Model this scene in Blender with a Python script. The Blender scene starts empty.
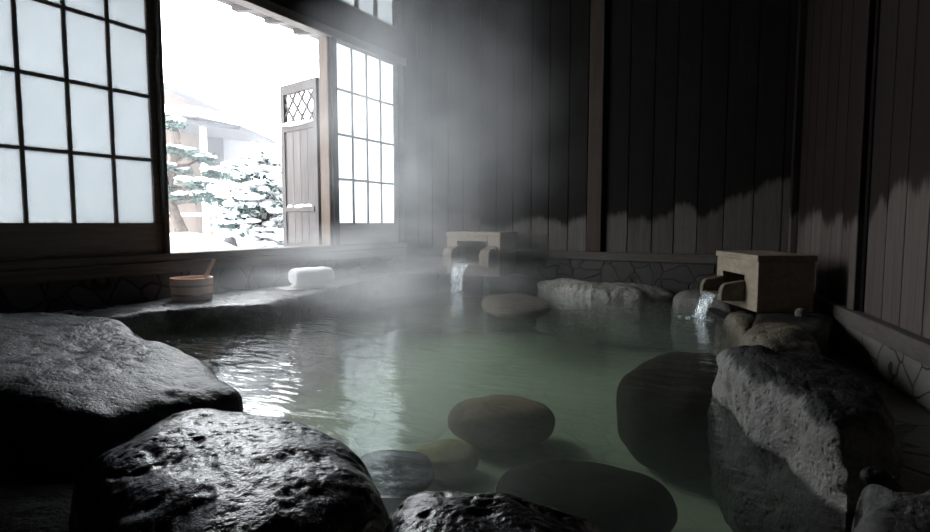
import bpy, bmesh, math, random
from mathutils import Vector, Matrix, noise
random.seed(7)
SC = bpy.context.scene
COL = SC.collection
PI = math.pi

# ------------------------------------------------------------------ camera
F = 560.0
CAM = Vector((3.67, 0.0, 0.62))
YAW = math.radians(30.1)
PIT = math.atan(43.0 / F)
cam_d = bpy.data.cameras.new('camera')
cam = bpy.data.objects.new('camera', cam_d)
COL.objects.link(cam)
cam_d.sensor_width = 36.0
cam_d.lens = F / 930.0 * 36.0
cam_d.clip_start = 0.02
cam.location = CAM
cam.rotation_euler = (PI / 2 - PIT, 0, YAW)
SC.camera = cam
ROT = cam.rotation_euler.to_matrix()


def ray(px, py):
    return ROT @ Vector(((px - 465.0) / F, -(py - 266.0) / F, -1.0))


def at(px, py, z=0.0):
    d = ray(px, py)
    t = (z - CAM.z) / d.z
    return CAM + d * t


def atx(px, py, x=0.0):
    d = ray(px, py)
    return CAM + d * ((x - CAM.x) / d.x)


def aty(px, py, y=5.0):
    d = ray(px, py)
    return CAM + d * ((y - CAM.y) / d.y)


def atd(px, py, depth):
    d = ray(px, py)
    h = Vector((-math.sin(YAW), math.cos(YAW), 0))
    return CAM + d * (depth / d.dot(h))


# ------------------------------------------------------------------ object helpers
def tag(o, label=None, cat=None, group=None, kind=None):
    if label: o['label'] = label
    if cat: o['category'] = cat
    if group: o['group'] = group
    if kind: o['kind'] = kind
    return o


def empty(name, loc, rz=0.0):
    o = bpy.data.objects.new(name, None)
    COL.objects.link(o)
    o.location = loc
    o.rotation_euler = (0, 0, rz)
    o.empty_display_size = 0.1
    return o


class MB:
    def __init__(self):
        self.v = []
        self.f = []

    def add(self, vs, fs):
        n = len(self.v)
        self.v += [tuple(v) for v in vs]
        self.f += [tuple(i + n for i in f) for f in fs]
        return self

    def box(self, a, b):
        x0, y0, z0 = a
        x1, y1, z1 = b
        return self.add([(x0, y0, z0), (x1, y0, z0), (x1, y1, z0), (x0, y1, z0), (x0, y0, z1), (x1, y0, z1), (x1, y1, z1), (x0, y1, z1)],
                        [(0, 3, 2, 1), (4, 5, 6, 7), (0, 1, 5, 4), (1, 2, 6, 5), (2, 3, 7, 6), (3, 0, 4, 7)])

    def obox(self, o, u, w, n, a, b):
        """box in a frame: origin o, axes u, w, n, ranges a..b"""
        vs = []
        for k in (a[2], b[2]):
            for (i, j) in ((a[0], a[1]), (b[0], a[1]), (b[0], b[1]), (a[0], b[1])):
                vs.append(o + u * i + w * j + n * k)
        return self.add(vs, [(0, 3, 2, 1), (4, 5, 6, 7), (0, 1, 5, 4), (1, 2, 6, 5), (2, 3, 7, 6), (3, 0, 4, 7)])

    def prism(self, poly, z0, z1):
        n = len(poly)
        vs = [(p[0], p[1], z0) for p in poly] + [(p[0], p[1], z1) for p in poly]
        fs = [tuple(reversed(range(n))), tuple(range(n, 2 * n))]
        fs += [(i, (i + 1) % n, n + (i + 1) % n, n + i) for i in range(n)]
        return self.add(vs, fs)

    def prism_axis(self, poly, o, u, w, n, t0, t1):
        """polygon in the (u,w) plane extruded along n"""
        k = len(poly)
        vs = [o + u * p[0] + w * p[1] + n * t0 for p in poly] + [o + u * p[0] + w * p[1] + n * t1 for p in poly]
        fs = [tuple(reversed(range(k))), tuple(range(k, 2 * k))]
        fs += [(i, (i + 1) % k, k + (i + 1) % k, k + i) for i in range(k)]
        return self.add(vs, fs)

    def tube(self, path, rad, n=8):
        path = [Vector(p) for p in path]
        if not isinstance(rad, (list, tuple)): rad = [rad] * len(path)
        rings = []
        up = Vector((0.31, 0.2, 0.93))
        for i, p in enumerate(path):
            t = (path[min(i + 1, len(path) - 1)] - path[max(i - 1, 0)]).normalized()
            a = t.cross(up)
            if a.length < 1e-4: a = t.cross(Vector((1, 0, 0)))
            a.normalize()
            b = t.cross(a)
            rings.append([p + (a * math.cos(2 * PI * k / n) + b * math.sin(2 * PI * k / n)) * rad[i] for k in range(n)])
        vs = [q for r in rings for q in r]
        fs = []
        for i in range(len(path) - 1):
            for k in range(n):
                fs.append((i * n + k, i * n + (k + 1) % n, (i + 1) * n + (k + 1) % n, (i + 1) * n + k))
        fs.append(tuple(reversed(range(n))))
        fs.append(tuple(range((len(path) - 1) * n, len(path) * n)))
        return self.add(vs, fs)

    def lathe(self, prof, n=40, c=(0, 0, 0)):
        vs = []
        for r, z in prof:
            for k in range(n):
                vs.append((c[0] + r * math.cos(2 * PI * k / n), c[1] + r * math.sin(2 * PI * k / n), c[2] + z))
        fs = []
        m = len(prof)
        for i in range(m - 1):
            for k in range(n):
                fs.append((i * n + k, i * n + (k + 1) % n, (i + 1) * n + (k + 1) % n, (i + 1) * n + k))
        fs.append(tuple(reversed(range(n))))
        fs.append(tuple(range((m - 1) * n, m * n)))
        return self.add(vs, fs)

    def blob(self, c, r, seg=8, rings=5, amp=0.2, seed=0, flat=0.0):
        vs, fs = [], []
        c = Vector(c)
        for i in range(rings + 1):
            ph = PI * i / rings
            for k in range(seg):
                th = 2 * PI * k / seg
                d = Vector((math.sin(ph) * math.cos(th), math.sin(ph) * math.sin(th), math.cos(ph)))
                s = 1 + amp * noise.noise(d * 1.7 + Vector((seed * 3.1, seed * 1.7, 0)))
                q = Vector((d.x * r[0] * s, d.y * r[1] * s, d.z * r[2] * s))
                if flat and q.z < 0: q.z *= (1 - flat)
                vs.append(c + q)
        for i in range(rings):
            for k in range(seg):
                fs.append((i * seg + k, (i + 1) * seg + k, (i + 1) * seg + (k + 1) % seg, i * seg + (k + 1) % seg))
        return self.add(vs, fs)

    def build(self, name, m, parent=None, loc=None, smooth=False, bevel=0.0, kind=None, fix=True):
        me = bpy.data.meshes.new(name)
        off = Vector(loc) if loc is not None else Vector((0, 0, 0))
        me.from_pydata([tuple(Vector(v) - off) for v in self.v], [], self.f)
        if fix:
            bm = bmesh.new()
            bm.from_mesh(me)
            bmesh.ops.remove_doubles(bm, verts=bm.verts, dist=1e-5)
            bmesh.ops.recalc_face_normals(bm, faces=bm.faces)
            bm.to_mesh(me)
            bm.free()
        me.materials.append(m)
        o = bpy.data.objects.new(name, me)
        COL.objects.link(o)
        if parent is not None:
            o.parent = parent
        if loc is not None:
            o.location = off
        if smooth:
            for p in me.polygons: p.use_smooth = True
        if bevel:
            md = o.modifiers.new('bevel', 'BEVEL')
            md.width = bevel
            md.segments = 2
            md.limit_method = 'ANGLE'
            md.angle_limit = math.radians(40)
        if kind: o['kind'] = kind
        return o


# ------------------------------------------------------------------ materials
class NT:
    def __init__(self, name):
        self.m = bpy.data.materials.new(name)
        self.m.use_nodes = True
        self.t = self.m.node_tree
        self.t.nodes.clear()
        self.out = self.t.nodes.new('ShaderNodeOutputMaterial')

    def n(self, typ, ins=None, **kw):
        nd = self.t.nodes.new(typ)
        for k, v in kw.items(): setattr(nd, k, v)
        for k, v in (ins or {}).items(): self.set(nd, k, v)
        return nd

    def set(self, nd, k, v):
        s = nd.inputs[k]
        if hasattr(v, 'is_output'):
            self.t.links.new(v, s)
        else:
            if s.type in ('RGBA',) and len(v) == 3: v = (*v, 1)
            s.default_value = v

    def coord(self, scale=(1, 1, 1), out='Object', rot=(0, 0, 0)):
        tc = self.n('ShaderNodeTexCoord')
        mp = self.n('ShaderNodeMapping', {'Vector': tc.outputs[out], 'Scale': scale, 'Rotation': rot})
        return mp.outputs[0]

    def noise(self, vec, scale, detail=4, rough=0.55, dist=0.0):
        return self.n('ShaderNodeTexNoise', {'Vector': vec, 'Scale': scale, 'Detail': detail, 'Roughness': rough, 'Distortion': dist}).outputs[0]

    def ramp(self, fac, stops):
        r = self.n('ShaderNodeValToRGB', {'Fac': fac})
        e = r.color_ramp.elements
        while len(e) < len(stops): e.new(0.5)
        for el, (p, c) in zip(e, stops):
            el.position = p
            el.color = (*c, 1) if len(c) == 3 else c
        return r.outputs[0]

    def math(self, op, a, b=None, c=None, clamp=False):
        nd = self.n('ShaderNodeMath', operation=op, use_clamp=clamp)
        for i, v in enumerate((a, b, c)):
            if v is not None: self.set(nd, i, v)
        return nd.outputs[0]

    def mix(self, fac, a, b, blend='MIX'):
        nd = self.n('ShaderNodeMixRGB', {'Fac': fac, 'Color1': a, 'Color2': b}, blend_type=blend)
        return nd.outputs[0]

    def maprange(self, v, a, b, c=0.0, d=1.0, smooth=True):
        nd = self.n('ShaderNodeMapRange', {'Value': v, 'From Min': a, 'From Max': b, 'To Min': c, 'To Max': d})
        if smooth: nd.interpolation_type = 'SMOOTHSTEP'
        return nd.outputs[0]

    def bump(self, h, strength=0.3, dist=0.02, normal=None):
        ins = {'Height': h, 'Strength': strength, 'Distance': dist}
        if normal is not None: ins['Normal'] = normal
        return self.n('ShaderNodeBump', ins).outputs[0]

    def principled(self, col, rough=0.6, spec=0.5, normal=None, **kw):
        ins = {'Base Color': col, 'Roughness': rough, 'Specular IOR Level': spec}
        if normal is not None: ins['Normal'] = normal
        ins.update(kw)
        b = self.n('ShaderNodeBsdfPrincipled', ins)
        self.t.links.new(b.outputs[0], self.out.inputs[0])
        return self.m


def wood(name, dark, light, axis='z', rough=0.7, spec=0.25, scale=1.0, grain=0.25):
    t = NT(name)
    s = {'z': (14, 14, 0.9), 'y': (14, 0.9, 14), 'x': (0.9, 14, 14)}[axis]
    v = t.coord(tuple(k * scale for k in s))
    isl = t.n('ShaderNodeNewGeometry').outputs['Random Per Island']
    g = t.noise(v, 2.2, 6, 0.65, 0.6)
    f = t.noise(t.coord(tuple(k * 4 * scale for k in s)), 3.0, 3, 0.6)
    h = t.math('ADD', t.math('MULTIPLY', g, 0.75), t.math('MULTIPLY', f, 0.25))
    c = t.ramp(h, [(0.3, dark), (0.72, light)])
    c = t.mix(1.0, c, t.ramp(isl, [(0, (0.72, 0.72, 0.72)), (1, (1.15, 1.12, 1.1))]), 'MULTIPLY')
    return t.principled(c, rough, spec, t.bump(h, grain, 0.01))


def stained_shaded_wall(name, dark, light, stain, ax, base, slope, x0, amp, bow=0.0):
    """vertical boards whose upper part is dark from damp and from shade put into the colour, with a ragged lower edge"""
    t = NT(name)
    v = t.coord((14, 14, 0.9))
    isl = t.n('ShaderNodeNewGeometry').outputs['Random Per Island']
    g = t.noise(v, 2.2, 6, 0.65, 0.6)
    f = t.noise(t.coord((60, 60, 3)), 3.0, 3, 0.6)
    h = t.math('ADD', t.math('MULTIPLY', g, 0.75), t.math('MULTIPLY', f, 0.25))
    c = t.ramp(h, [(0.3, dark), (0.72, light)])
    c = t.mix(1.0, c, t.ramp(isl, [(0, (0.72, 0.72, 0.72)), (1, (1.15, 1.12, 1.1))]), 'MULTIPLY')
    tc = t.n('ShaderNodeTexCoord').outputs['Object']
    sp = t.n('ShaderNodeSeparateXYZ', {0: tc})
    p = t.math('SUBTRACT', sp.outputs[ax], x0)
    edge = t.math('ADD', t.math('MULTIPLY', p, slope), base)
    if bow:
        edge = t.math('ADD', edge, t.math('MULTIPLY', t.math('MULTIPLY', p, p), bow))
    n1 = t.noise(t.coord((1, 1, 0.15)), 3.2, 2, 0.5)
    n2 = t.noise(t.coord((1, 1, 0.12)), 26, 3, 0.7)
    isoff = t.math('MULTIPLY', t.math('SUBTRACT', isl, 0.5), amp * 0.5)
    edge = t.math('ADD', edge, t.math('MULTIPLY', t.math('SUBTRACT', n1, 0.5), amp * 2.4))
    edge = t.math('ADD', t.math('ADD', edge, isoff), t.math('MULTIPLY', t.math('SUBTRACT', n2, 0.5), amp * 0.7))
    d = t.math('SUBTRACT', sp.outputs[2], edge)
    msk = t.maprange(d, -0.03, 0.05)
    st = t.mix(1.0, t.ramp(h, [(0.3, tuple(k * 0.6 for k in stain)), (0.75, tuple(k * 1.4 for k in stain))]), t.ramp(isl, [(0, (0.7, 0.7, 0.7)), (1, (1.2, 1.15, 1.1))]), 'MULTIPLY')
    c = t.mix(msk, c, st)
    return t.principled(c, 0.75, 0.15, t.bump(h, 0.25, 0.01))


def rockmat(name, dark, light, rough=(0.2, 0.5), spec=0.5, bump=0.5, scale=1.0, top=None, moss=None, low=None, fine=0.5):
    t = NT(name)
    v = t.coord((scale, scale, scale))
    n1 = t.noise(v, 3.5, 5, 0.6)
    n2 = t.noise(v, 38, 5, 0.7)
    vor = t.n('ShaderNodeTexVoronoi', {'Vector': v, 'Scale': 45.0, 'Randomness': 1.0}).outputs['Distance']
    pit = t.maprange(vor, 0.05, 0.4)
    h = t.math('ADD', t.math('MULTIPLY', n2, 0.7), t.math('MULTIPLY', pit, 0.3))
    c = t.ramp(t.math('ADD', t.math('MULTIPLY', n1, 0.55), t.math('MULTIPLY', n2, 0.45)), [(0.32, dark), (0.66, light)])
    if moss:
        c = t.mix(t.maprange(t.noise(v, 6, 4, 0.6), 0.52, 0.68, 0, 0.75), c, moss)
    r = t.maprange(n1, 0.3, 0.7, rough[0], rough[1])
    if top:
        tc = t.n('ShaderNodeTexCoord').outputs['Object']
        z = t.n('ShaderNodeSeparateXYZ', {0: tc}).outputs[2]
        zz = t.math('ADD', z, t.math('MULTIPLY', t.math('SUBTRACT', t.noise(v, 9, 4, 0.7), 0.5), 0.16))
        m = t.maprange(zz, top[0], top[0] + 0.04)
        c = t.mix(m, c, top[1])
    if low:
        zl = t.n('ShaderNodeSeparateXYZ', {0: t.n('ShaderNodeTexCoord').outputs['Object']}).outputs[2]
        zl = t.math('ADD', zl, t.math('MULTIPLY', t.math('SUBTRACT', n1, 0.5), 0.02))
        c = t.mix(t.maprange(zl, low[0] - 0.015, low[0] + 0.008), low[1], c)
    nb = t.bump(h, bump, 0.02)
    nb = t.bump(t.noise(v, 110, 3, 0.65), fine, 0.006, nb)
    return t.principled(c, r, spec, nb)


def flagstone(name, c1, c2, joint, scale, jw, rough=0.6, axis=None, spec=0.3, depth=0.02):
    t = NT(name)
    v = t.coord(axis or (1, 1, 1))
    wv = t.n('ShaderNodeMixRGB', {'Fac': 0.12, 'Color1': v, 'Color2': t.n('ShaderNodeTexNoise', {'Vector': v, 'Scale': 3.0}).outputs['Color']}, blend_type='LINEAR_LIGHT').outputs[0]
    e = t.n('ShaderNodeTexVoronoi', {'Vector': wv, 'Scale': scale}, feature='DISTANCE_TO_EDGE').outputs['Distance']
    cell = t.n('ShaderNodeTexVoronoi', {'Vector': wv, 'Scale': scale}).outputs['Color']
    cv = t.n('ShaderNodeSeparateColor', {0: cell}).outputs[0]
    n2 = t.noise(v, 30, 5, 0.7)
    c = t.mix(t.math('ADD', t.math('MULTIPLY', cv, 0.6), t.math('MULTIPLY', n2, 0.4)), c1, c2)
    m = t.maprange(e, jw * 0.4, jw)
    c = t.mix(m, joint, c)
    h = t.math('ADD', t.math('MULTIPLY', m, 1.0), t.math('MULTIPLY', n2, 0.25))
    return t.principled(c, rough, spec, t.bump(h, 0.6, depth))


def plain(name, c, rough=0.7, spec=0.3, nscale=20, var=0.2, bump=0.1):
    t = NT(name)
    n1 = t.noise(t.coord(), nscale, 4, 0.6)
    col = t.ramp(n1, [(0.3, tuple(k * (1 - var) for k in c)), (0.7, tuple(min(1, k * (1 + var)) for k in c))])
    return t.principled(col, rough, spec, t.bump(n1, bump, 0.01))


M = {}
M['wall_back'] = stained_shaded_wall('damp_shade_boards_back', (0.05, 0.046, 0.042), (0.11, 0.102, 0.093), (0.0052, 0.0042, 0.0037), 0, 0.60, 0.02, 1.9, 0.16, 0.10)  # damp stain, deepened so the upper wall's shade sits in the colour
M['wall_right'] = stained_shaded_wall('damp_shade_boards_right', (0.055, 0.045, 0.041), (0.12, 0.102, 0.093), (0.011, 0.0055, 0.0048), 1, 0.70, 0.0, 3.4, 0.26, 0.0)  # damp stain whose depth also holds the shade of the upper boards
M['dark_wood'] = wood('dark_wood', (0.02, 0.017, 0.015), (0.05, 0.043, 0.038))
M['dark_wood_y'] = wood('dark_wood_beam', (0.10, 0.087, 0.078), (0.24, 0.21, 0.19), 'y')
M['post_wood'] = wood('post_wood', (0.022, 0.014, 0.011), (0.06, 0.04, 0.031))
M['gap'] = plain('gap_black', (0.006, 0.005, 0.005), 0.9, 0.05)
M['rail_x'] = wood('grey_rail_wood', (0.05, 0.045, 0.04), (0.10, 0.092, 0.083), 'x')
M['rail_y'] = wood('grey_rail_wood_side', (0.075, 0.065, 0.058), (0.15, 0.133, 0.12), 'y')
M['ceiling'] = wood('ceiling_wood', (0.006, 0.005, 0.005), (0.014, 0.012, 0.011), 'y')
M['sash'] = wood('sash_wood', (0.16, 0.15, 0.145), (0.30, 0.28, 0.27))
M['sash_y'] = wood('sash_wood_rail', (0.14, 0.12, 0.108), (0.28, 0.245, 0.222), 'y')
M['jamb'] = wood('jamb_wood', (0.07, 0.05, 0.038), (0.15, 0.11, 0.085))
M['gate'] = wood('gate_wood', (0.045, 0.039, 0.038), (0.085, 0.075, 0.073))
M['hinoki'] = wood('pale_cypress', (0.19, 0.155, 0.115), (0.38, 0.32, 0.25), 'y', 0.55, 0.3)
M['hinoki_x'] = wood('pale_cypress_side', (0.15, 0.10, 0.07), (0.3, 0.2, 0.14), 'x', 0.55, 0.3)
M['hinoki_grey'] = wood('weathered_cypress', (0.10, 0.085, 0.065), (0.23, 0.19, 0.15), 'y', 0.5, 0.3)
M['bucket'] = wood('bucket_wood', (0.72, 0.40, 0.25), (0.92, 0.60, 0.42), 'z', 0.5, 0.3)
M['hoop'] = plain('hoop_bamboo', (0.45, 0.25, 0.16), 0.5)
M['ladle'] = wood('ladle_wood', (0.5, 0.33, 0.22), (0.72, 0.52, 0.38), 'z', 0.5)
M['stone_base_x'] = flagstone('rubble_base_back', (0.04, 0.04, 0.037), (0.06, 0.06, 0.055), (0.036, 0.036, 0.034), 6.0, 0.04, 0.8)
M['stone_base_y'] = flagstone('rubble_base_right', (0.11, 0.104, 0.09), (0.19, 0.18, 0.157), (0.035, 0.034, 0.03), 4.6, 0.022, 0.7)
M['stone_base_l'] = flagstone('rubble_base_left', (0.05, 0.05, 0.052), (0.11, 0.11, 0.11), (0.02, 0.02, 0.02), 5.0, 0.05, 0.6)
M['paving'] = flagstone('wet_paving', (0.02, 0.019, 0.017), (0.055, 0.05, 0.044), (0.007, 0.007, 0.006), 3.6, 0.05, 0.4)
M['bed'] = flagstone('pool_bed', (0.41, 0.40, 0.31), (0.48, 0.465, 0.36), (0.41, 0.395, 0.305), 5.0, 0.04, 0.8, depth=0.004)
M['rock_wet'] = rockmat('wet_basalt', (0.004, 0.004, 0.0042), (0.014, 0.0132, 0.0132), (0.13, 0.24), 1.0, 0.25, fine=0.38)
M['rock_shade'] = rockmat('shade_black_rock', (0.003, 0.003, 0.003), (0.009, 0.0088, 0.0085), (0.8, 0.95), 0.08, 0.5)  # matte near-black: shade of the bottom left corner put into the colour
M['rock_sheen'] = rockmat('damp_basalt', (0.006, 0.006, 0.0062), (0.02, 0.0195, 0.0195), (0.30, 0.42), 0.65, 0.45, fine=0.8)
M['rock_ledge'] = rockmat('ledge_stone', (0.03, 0.031, 0.032), (0.10, 0.103, 0.105), (0.22, 0.4), 0.6, 0.4)
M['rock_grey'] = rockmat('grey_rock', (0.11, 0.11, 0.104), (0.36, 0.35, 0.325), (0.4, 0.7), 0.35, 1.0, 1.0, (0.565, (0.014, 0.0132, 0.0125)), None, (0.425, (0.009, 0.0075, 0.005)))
M['rock_mid'] = rockmat('mid_grey_rock', (0.05, 0.05, 0.048), (0.16, 0.157, 0.15), (0.4, 0.65), 0.3, 0.6)
M['rock_pale'] = rockmat('pale_rock', (0.06, 0.059, 0.053), (0.17, 0.165, 0.15), (0.45, 0.7), 0.3, 0.6)
M['rock_brown'] = rockmat('brown_rock', (0.055, 0.048, 0.034), (0.19, 0.168, 0.122), (0.4, 0.7), 0.3, 0.7)
M['rock_far'] = rockmat('far_coping', (0.05, 0.049, 0.044), (0.42, 0.405, 0.37), (0.45, 0.7), 0.3, 0.8)
M['rock_dark'] = rockmat('dark_rock', (0.012, 0.012, 0.0115), (0.045, 0.044, 0.041), (0.4, 0.65), 0.3, 0.6)
M['sub_brown'] = rockmat('sunken_brown', (0.16, 0.105, 0.06), (0.38, 0.27, 0.16), (0.8, 0.9), 0.1, 0.25)
M['sub_red'] = rockmat('sunken_reddish', (0.15, 0.12, 0.10), (0.26, 0.21, 0.18), (0.8, 0.9), 0.1, 0.25)
M['sub_olive'] = rockmat('sunken_olive', (0.24, 0.21, 0.09), (0.46, 0.42, 0.2), (0.8, 0.9), 0.1, 0.25)
M['sub_dark'] = rockmat('sunken_dark', (0.012, 0.010, 0.006), (0.04, 0.033, 0.02), (0.8, 0.9), 0.1, 0.25)
M['sub_grey'] = rockmat('sunken_grey', (0.02, 0.021, 0.019), (0.05, 0.051, 0.046), (0.8, 0.9), 0.1, 0.25)
M['towel'] = plain('white_terry', (0.82, 0.82, 0.86), 0.95, 0.05, 240, 0.06, 0.6)
M['mat'] = plain('pale_tray_wood', (0.4, 0.38, 0.35), 0.6)
M['snow'] = plain('snow', (0.9, 0.91, 0.93), 0.9, 0.1, 9, 0.03, 0.3)
M['foliage'] = plain('evergreen', (0.05, 0.08, 0.072), 0.8, 0.2, 12, 0.35)
M['bark'] = plain('bark', (0.07, 0.055, 0.045), 0.9, 0.1, 25, 0.4, 0.5)
M['house_wood'] = wood('house_boards', (0.045, 0.028, 0.02), (0.085, 0.058, 0.042))
M['house_dark'] = plain('house_shadow_boards', (0.022, 0.021, 0.026), 0.8)  # shadow on the side wall put into the colour; roofs share it
M['house_gable'] = plain('gable_plaster', (0.075, 0.052, 0.04), 0.9)
M['bamboo'] = plain('bamboo_fence', (0.12, 0.11, 0.06), 0.7)
M['granite'] = plain('granite', (0.09, 0.09, 0.095), 0.8, 0.2, 40, 0.3, 0.4)


def frosted(name, ca, cb):
    t = NT(name)
    n1 = t.noise(t.coord(), 90, 3, 0.6)
    big = t.noise(t.coord(), 0.8, 2, 0.5)
    col = t.mix(big, ca, cb)
    nb = t.bump(n1, 0.15, 0.004)
    tr = t.n('ShaderNodeBsdfTranslucent', {'Color': col, 'Normal': nb})
    gl = t.n('ShaderNodeBsdfGlossy', {'Color': (0.8, 0.8, 0.8, 1), 'Roughness': 0.35, 'Normal': nb})
    mx = t.n('ShaderNodeMixShader', {0: 0.05, 1: tr.outputs[0], 2: gl.outputs[0]})
    t.t.links.new(mx.outputs[0], t.out.inputs[0])
    return t.m


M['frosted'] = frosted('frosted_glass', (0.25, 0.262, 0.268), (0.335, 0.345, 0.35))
M['frosted_bright'] = frosted('frosted_glass_bright', (0.66, 0.70, 0.72), (0.82, 0.85, 0.86))  # brighter copy of the frosted glass, stronger daylight put into its colour


def watermat():
    t = NT('spring_water')
    v = t.coord((1, 1, 1))
    n1 = t.noise(v, 2.2, 2, 0.5, 0.4)
    n2 = t.n('ShaderNodeTexNoise', {'Vector': t.coord((6.0, 17.0, 1.0), rot=(0, 0, -YAW)), 'Scale': 1.0, 'Detail': 3.0, 'Roughness': 0.5}).outputs[0]
    nb = t.bump(n1, 0.2, 0.05)
    nb = t.bump(n2, 0.34, 0.016, nb)
    fac = t.n('ShaderNodeLayerWeight', {'Blend': 0.5, 'Normal': nb}).outputs['Facing']
    fr = t.math('ADD', t.math('MULTIPLY', t.math('POWER', fac, 5.0), 0.98), 0.02, clamp=True)
    tr = t.n('ShaderNodeBsdfTransparent', {'Color': (0.97, 0.99, 0.98, 1)})
    gl = t.n('ShaderNodeBsdfGlossy', {'Color': (1, 1, 1, 1), 'Roughness': 0.02, 'Normal': nb})
    mx = t.n('ShaderNodeMixShader', {0: fr, 1: tr.outputs[0], 2: gl.outputs[0]})
    t.t.links.new(mx.outputs[0], t.out.inputs[0])
    ab = t.n('ShaderNodeVolumeAbsorption', {'Color': (0.60, 0.80, 0.66, 1), 'Density': 0.55})
    sca = t.n('ShaderNodeVolumeScatter', {'Color': (0.88, 0.95, 0.88, 1), 'Density': 0.135, 'Anisotropy': 0.1})
    ad = t.n('ShaderNodeAddShader', {0: ab.outputs[0], 1: sca.outputs[0]})
    t.t.links.new(ad.outputs[0], t.out.inputs['Volume'])
    return t.m


M['water'] = watermat()


def streammat():
    t = NT('falling_water')
    n1 = t.noise(t.coord((30, 30, 6)), 2.0, 3, 0.6)
    nb = t.bump(n1, 0.6, 0.01)
    fac = t.n('ShaderNodeLayerWeight', {'Blend': 0.5, 'Normal': nb}).outputs['Facing']
    fr = t.math('ADD', t.math('MULTIPLY', t.math('POWER', fac, 3.0), 0.8), 0.06, clamp=True)
    tr = t.n('ShaderNodeBsdfTransparent', {'Color': (0.95, 0.97, 0.98, 1)})
    gl = t.n('ShaderNodeBsdfGlossy', {'Color': (1, 1, 1, 1), 'Roughness': 0.08, 'Normal': nb})
    mx = t.n('ShaderNodeMixShader', {0: fr, 1: tr.outputs[0], 2: gl.outputs[0]})
    df = t.n('ShaderNodeBsdfDiffuse', {'Color': (0.8, 0.88, 0.93, 1)})
    mx2 = t.n('ShaderNodeMixShader', {0: t.maprange(n1, 0.42, 0.68, 0.05, 0.7), 1: mx.outputs[0], 2: df.outputs[0]})
    t.t.links.new(mx2.outputs[0], t.out.inputs[0])
    return t.m


M['stream'] = streammat()


def steammat(name, dens, nscale, thr, seed=0.0, aniso=0.35):
    t = NT(name)
    tc = t.n('ShaderNodeTexCoord').outputs['Object']
    ln0 = t.n('ShaderNodeVectorMath', {0: tc}, operation='LENGTH').outputs['Value']
    wob = t.n('ShaderNodeTexNoise', {'Vector': tc, 'Scale': 1.6, 'Detail': 2.0}).outputs['Color']
    wv = t.n('ShaderNodeMixRGB', {'Fac': 0.45, 'Color1': tc, 'Color2': wob}, blend_type='LINEAR_LIGHT').outputs[0]
    ln = t.n('ShaderNodeVectorMath', {0: wv}, operation='LENGTH').outputs['Value']
    fall = t.math('MULTIPLY', t.maprange(ln, 0.1, 0.95, 1.0, 0.0), t.maprange(ln0, 0.75, 1.0, 1.0, 0.0))
    mp = t.n('ShaderNodeMapping', {'Vector': tc, 'Location': (seed, seed * 0.7, 0)}).outputs[0]
    nn = t.noise(mp, nscale, 3, 0.55, 0.5)
    d = t.math('MULTIPLY', t.math('MULTIPLY', fall, t.maprange(nn, thr[0], thr[1])), dens)
    vs = t.n('ShaderNodeVolumeScatter', {'Color': (0.97, 0.98, 1.0, 1), 'Density': d, 'Anisotropy': aniso})
    t.t.links.new(vs.outputs[0], t.out.inputs['Volume'])
    return t.m


# ------------------------------------------------------------------ the room
WR0 = Vector((3.705, 5.0, 0))                         # back right corner
a = math.radians(12.3)
WRU = Vector((math.sin(a), -math.cos(a), 0))          # runs along the right wall towards the viewer
WRN = Vector((math.cos(a), math.sin(a), 0))           # outwards
H = 3.3
YF = -1.6
FLOORZ = -0.09

# ceiling, front wall
MB().box((-0.1, YF - 0.1, H), (6.0, 5.12, H + 0.1)).build('ceiling', M['ceiling'], kind='structure')
MB().box((-0.1, YF - 0.1, -0.5), (6.0, YF, H)).build('wall_front', M['dark_wood'], kind='structure')


def boards(mb, o, u, n, t0, t1, z0, z1, w, gap=0.007, th=0.03):
    t = t0
    while t < t1 - 0.02:
        ww = w * random.uniform(0.9, 1.1)
        e = min(t + ww, t1)
        mb.obox(o, u, n, Vector((0, 0, 1)), (t + gap / 2, 0.0, z0), (e - gap / 2, th, z1))
        t = e
    mb.obox(o, u, n, Vector((0, 0, 1)), (t0, th - 0.004, z0), (t1, th + 0.07, z1))


mb = MB()
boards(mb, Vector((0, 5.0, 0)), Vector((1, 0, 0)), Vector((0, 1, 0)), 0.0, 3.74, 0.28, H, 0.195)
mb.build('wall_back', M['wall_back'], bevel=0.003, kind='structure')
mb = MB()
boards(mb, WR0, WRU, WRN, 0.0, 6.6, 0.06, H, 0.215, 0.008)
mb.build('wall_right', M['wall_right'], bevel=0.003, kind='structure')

# back wall post, corner post, right wall post with dark gap
p0 = aty(588, 250).x
p1 = aty(602, 250).x
MB().box((p0, 4.955, 0.36), (p1, 5.0, H)).build('trim_1', M['post_wood'], bevel=0.006, kind='structure')
MB().box((p1, 4.985, 0.36), (p1 + 0.025, 5.0, H)).build('trim_2', M['gap'], kind='structure')
MB().obox(WR0, WRU, WRN, Vector((0, 0, 1)), (0.005, -0.05, 0.1), (0.07, 0.0, H)).build('trim_3', M['wall_right'], bevel=0.006, kind='structure')
for i, (s0, s1, off, mm) in enumerate(((1.33, 1.43, -0.035, 'wall_right'), (1.43, 1.475, -0.008, 'gap'), (4.0, 4.1, -0.035, 'wall_right'))):
    MB().obox(WR0, WRU, WRN, Vector((0, 0, 1)), (s0, off, 0.13), (s1, 0.0, H)).build('trim_%d' % (4 + i), M[mm], bevel=0.004, kind='structure')
# rails at the foot of the boards
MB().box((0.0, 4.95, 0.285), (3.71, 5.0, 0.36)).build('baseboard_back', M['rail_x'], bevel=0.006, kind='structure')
MB().obox(WR0, WRU, WRN, Vector((0, 0, 1)), (0.0, -0.06, 0.07), (6.5, 0.0, 0.155)).build('baseboard_right', M['rail_y'], bevel=0.006, kind='structure')
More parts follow.
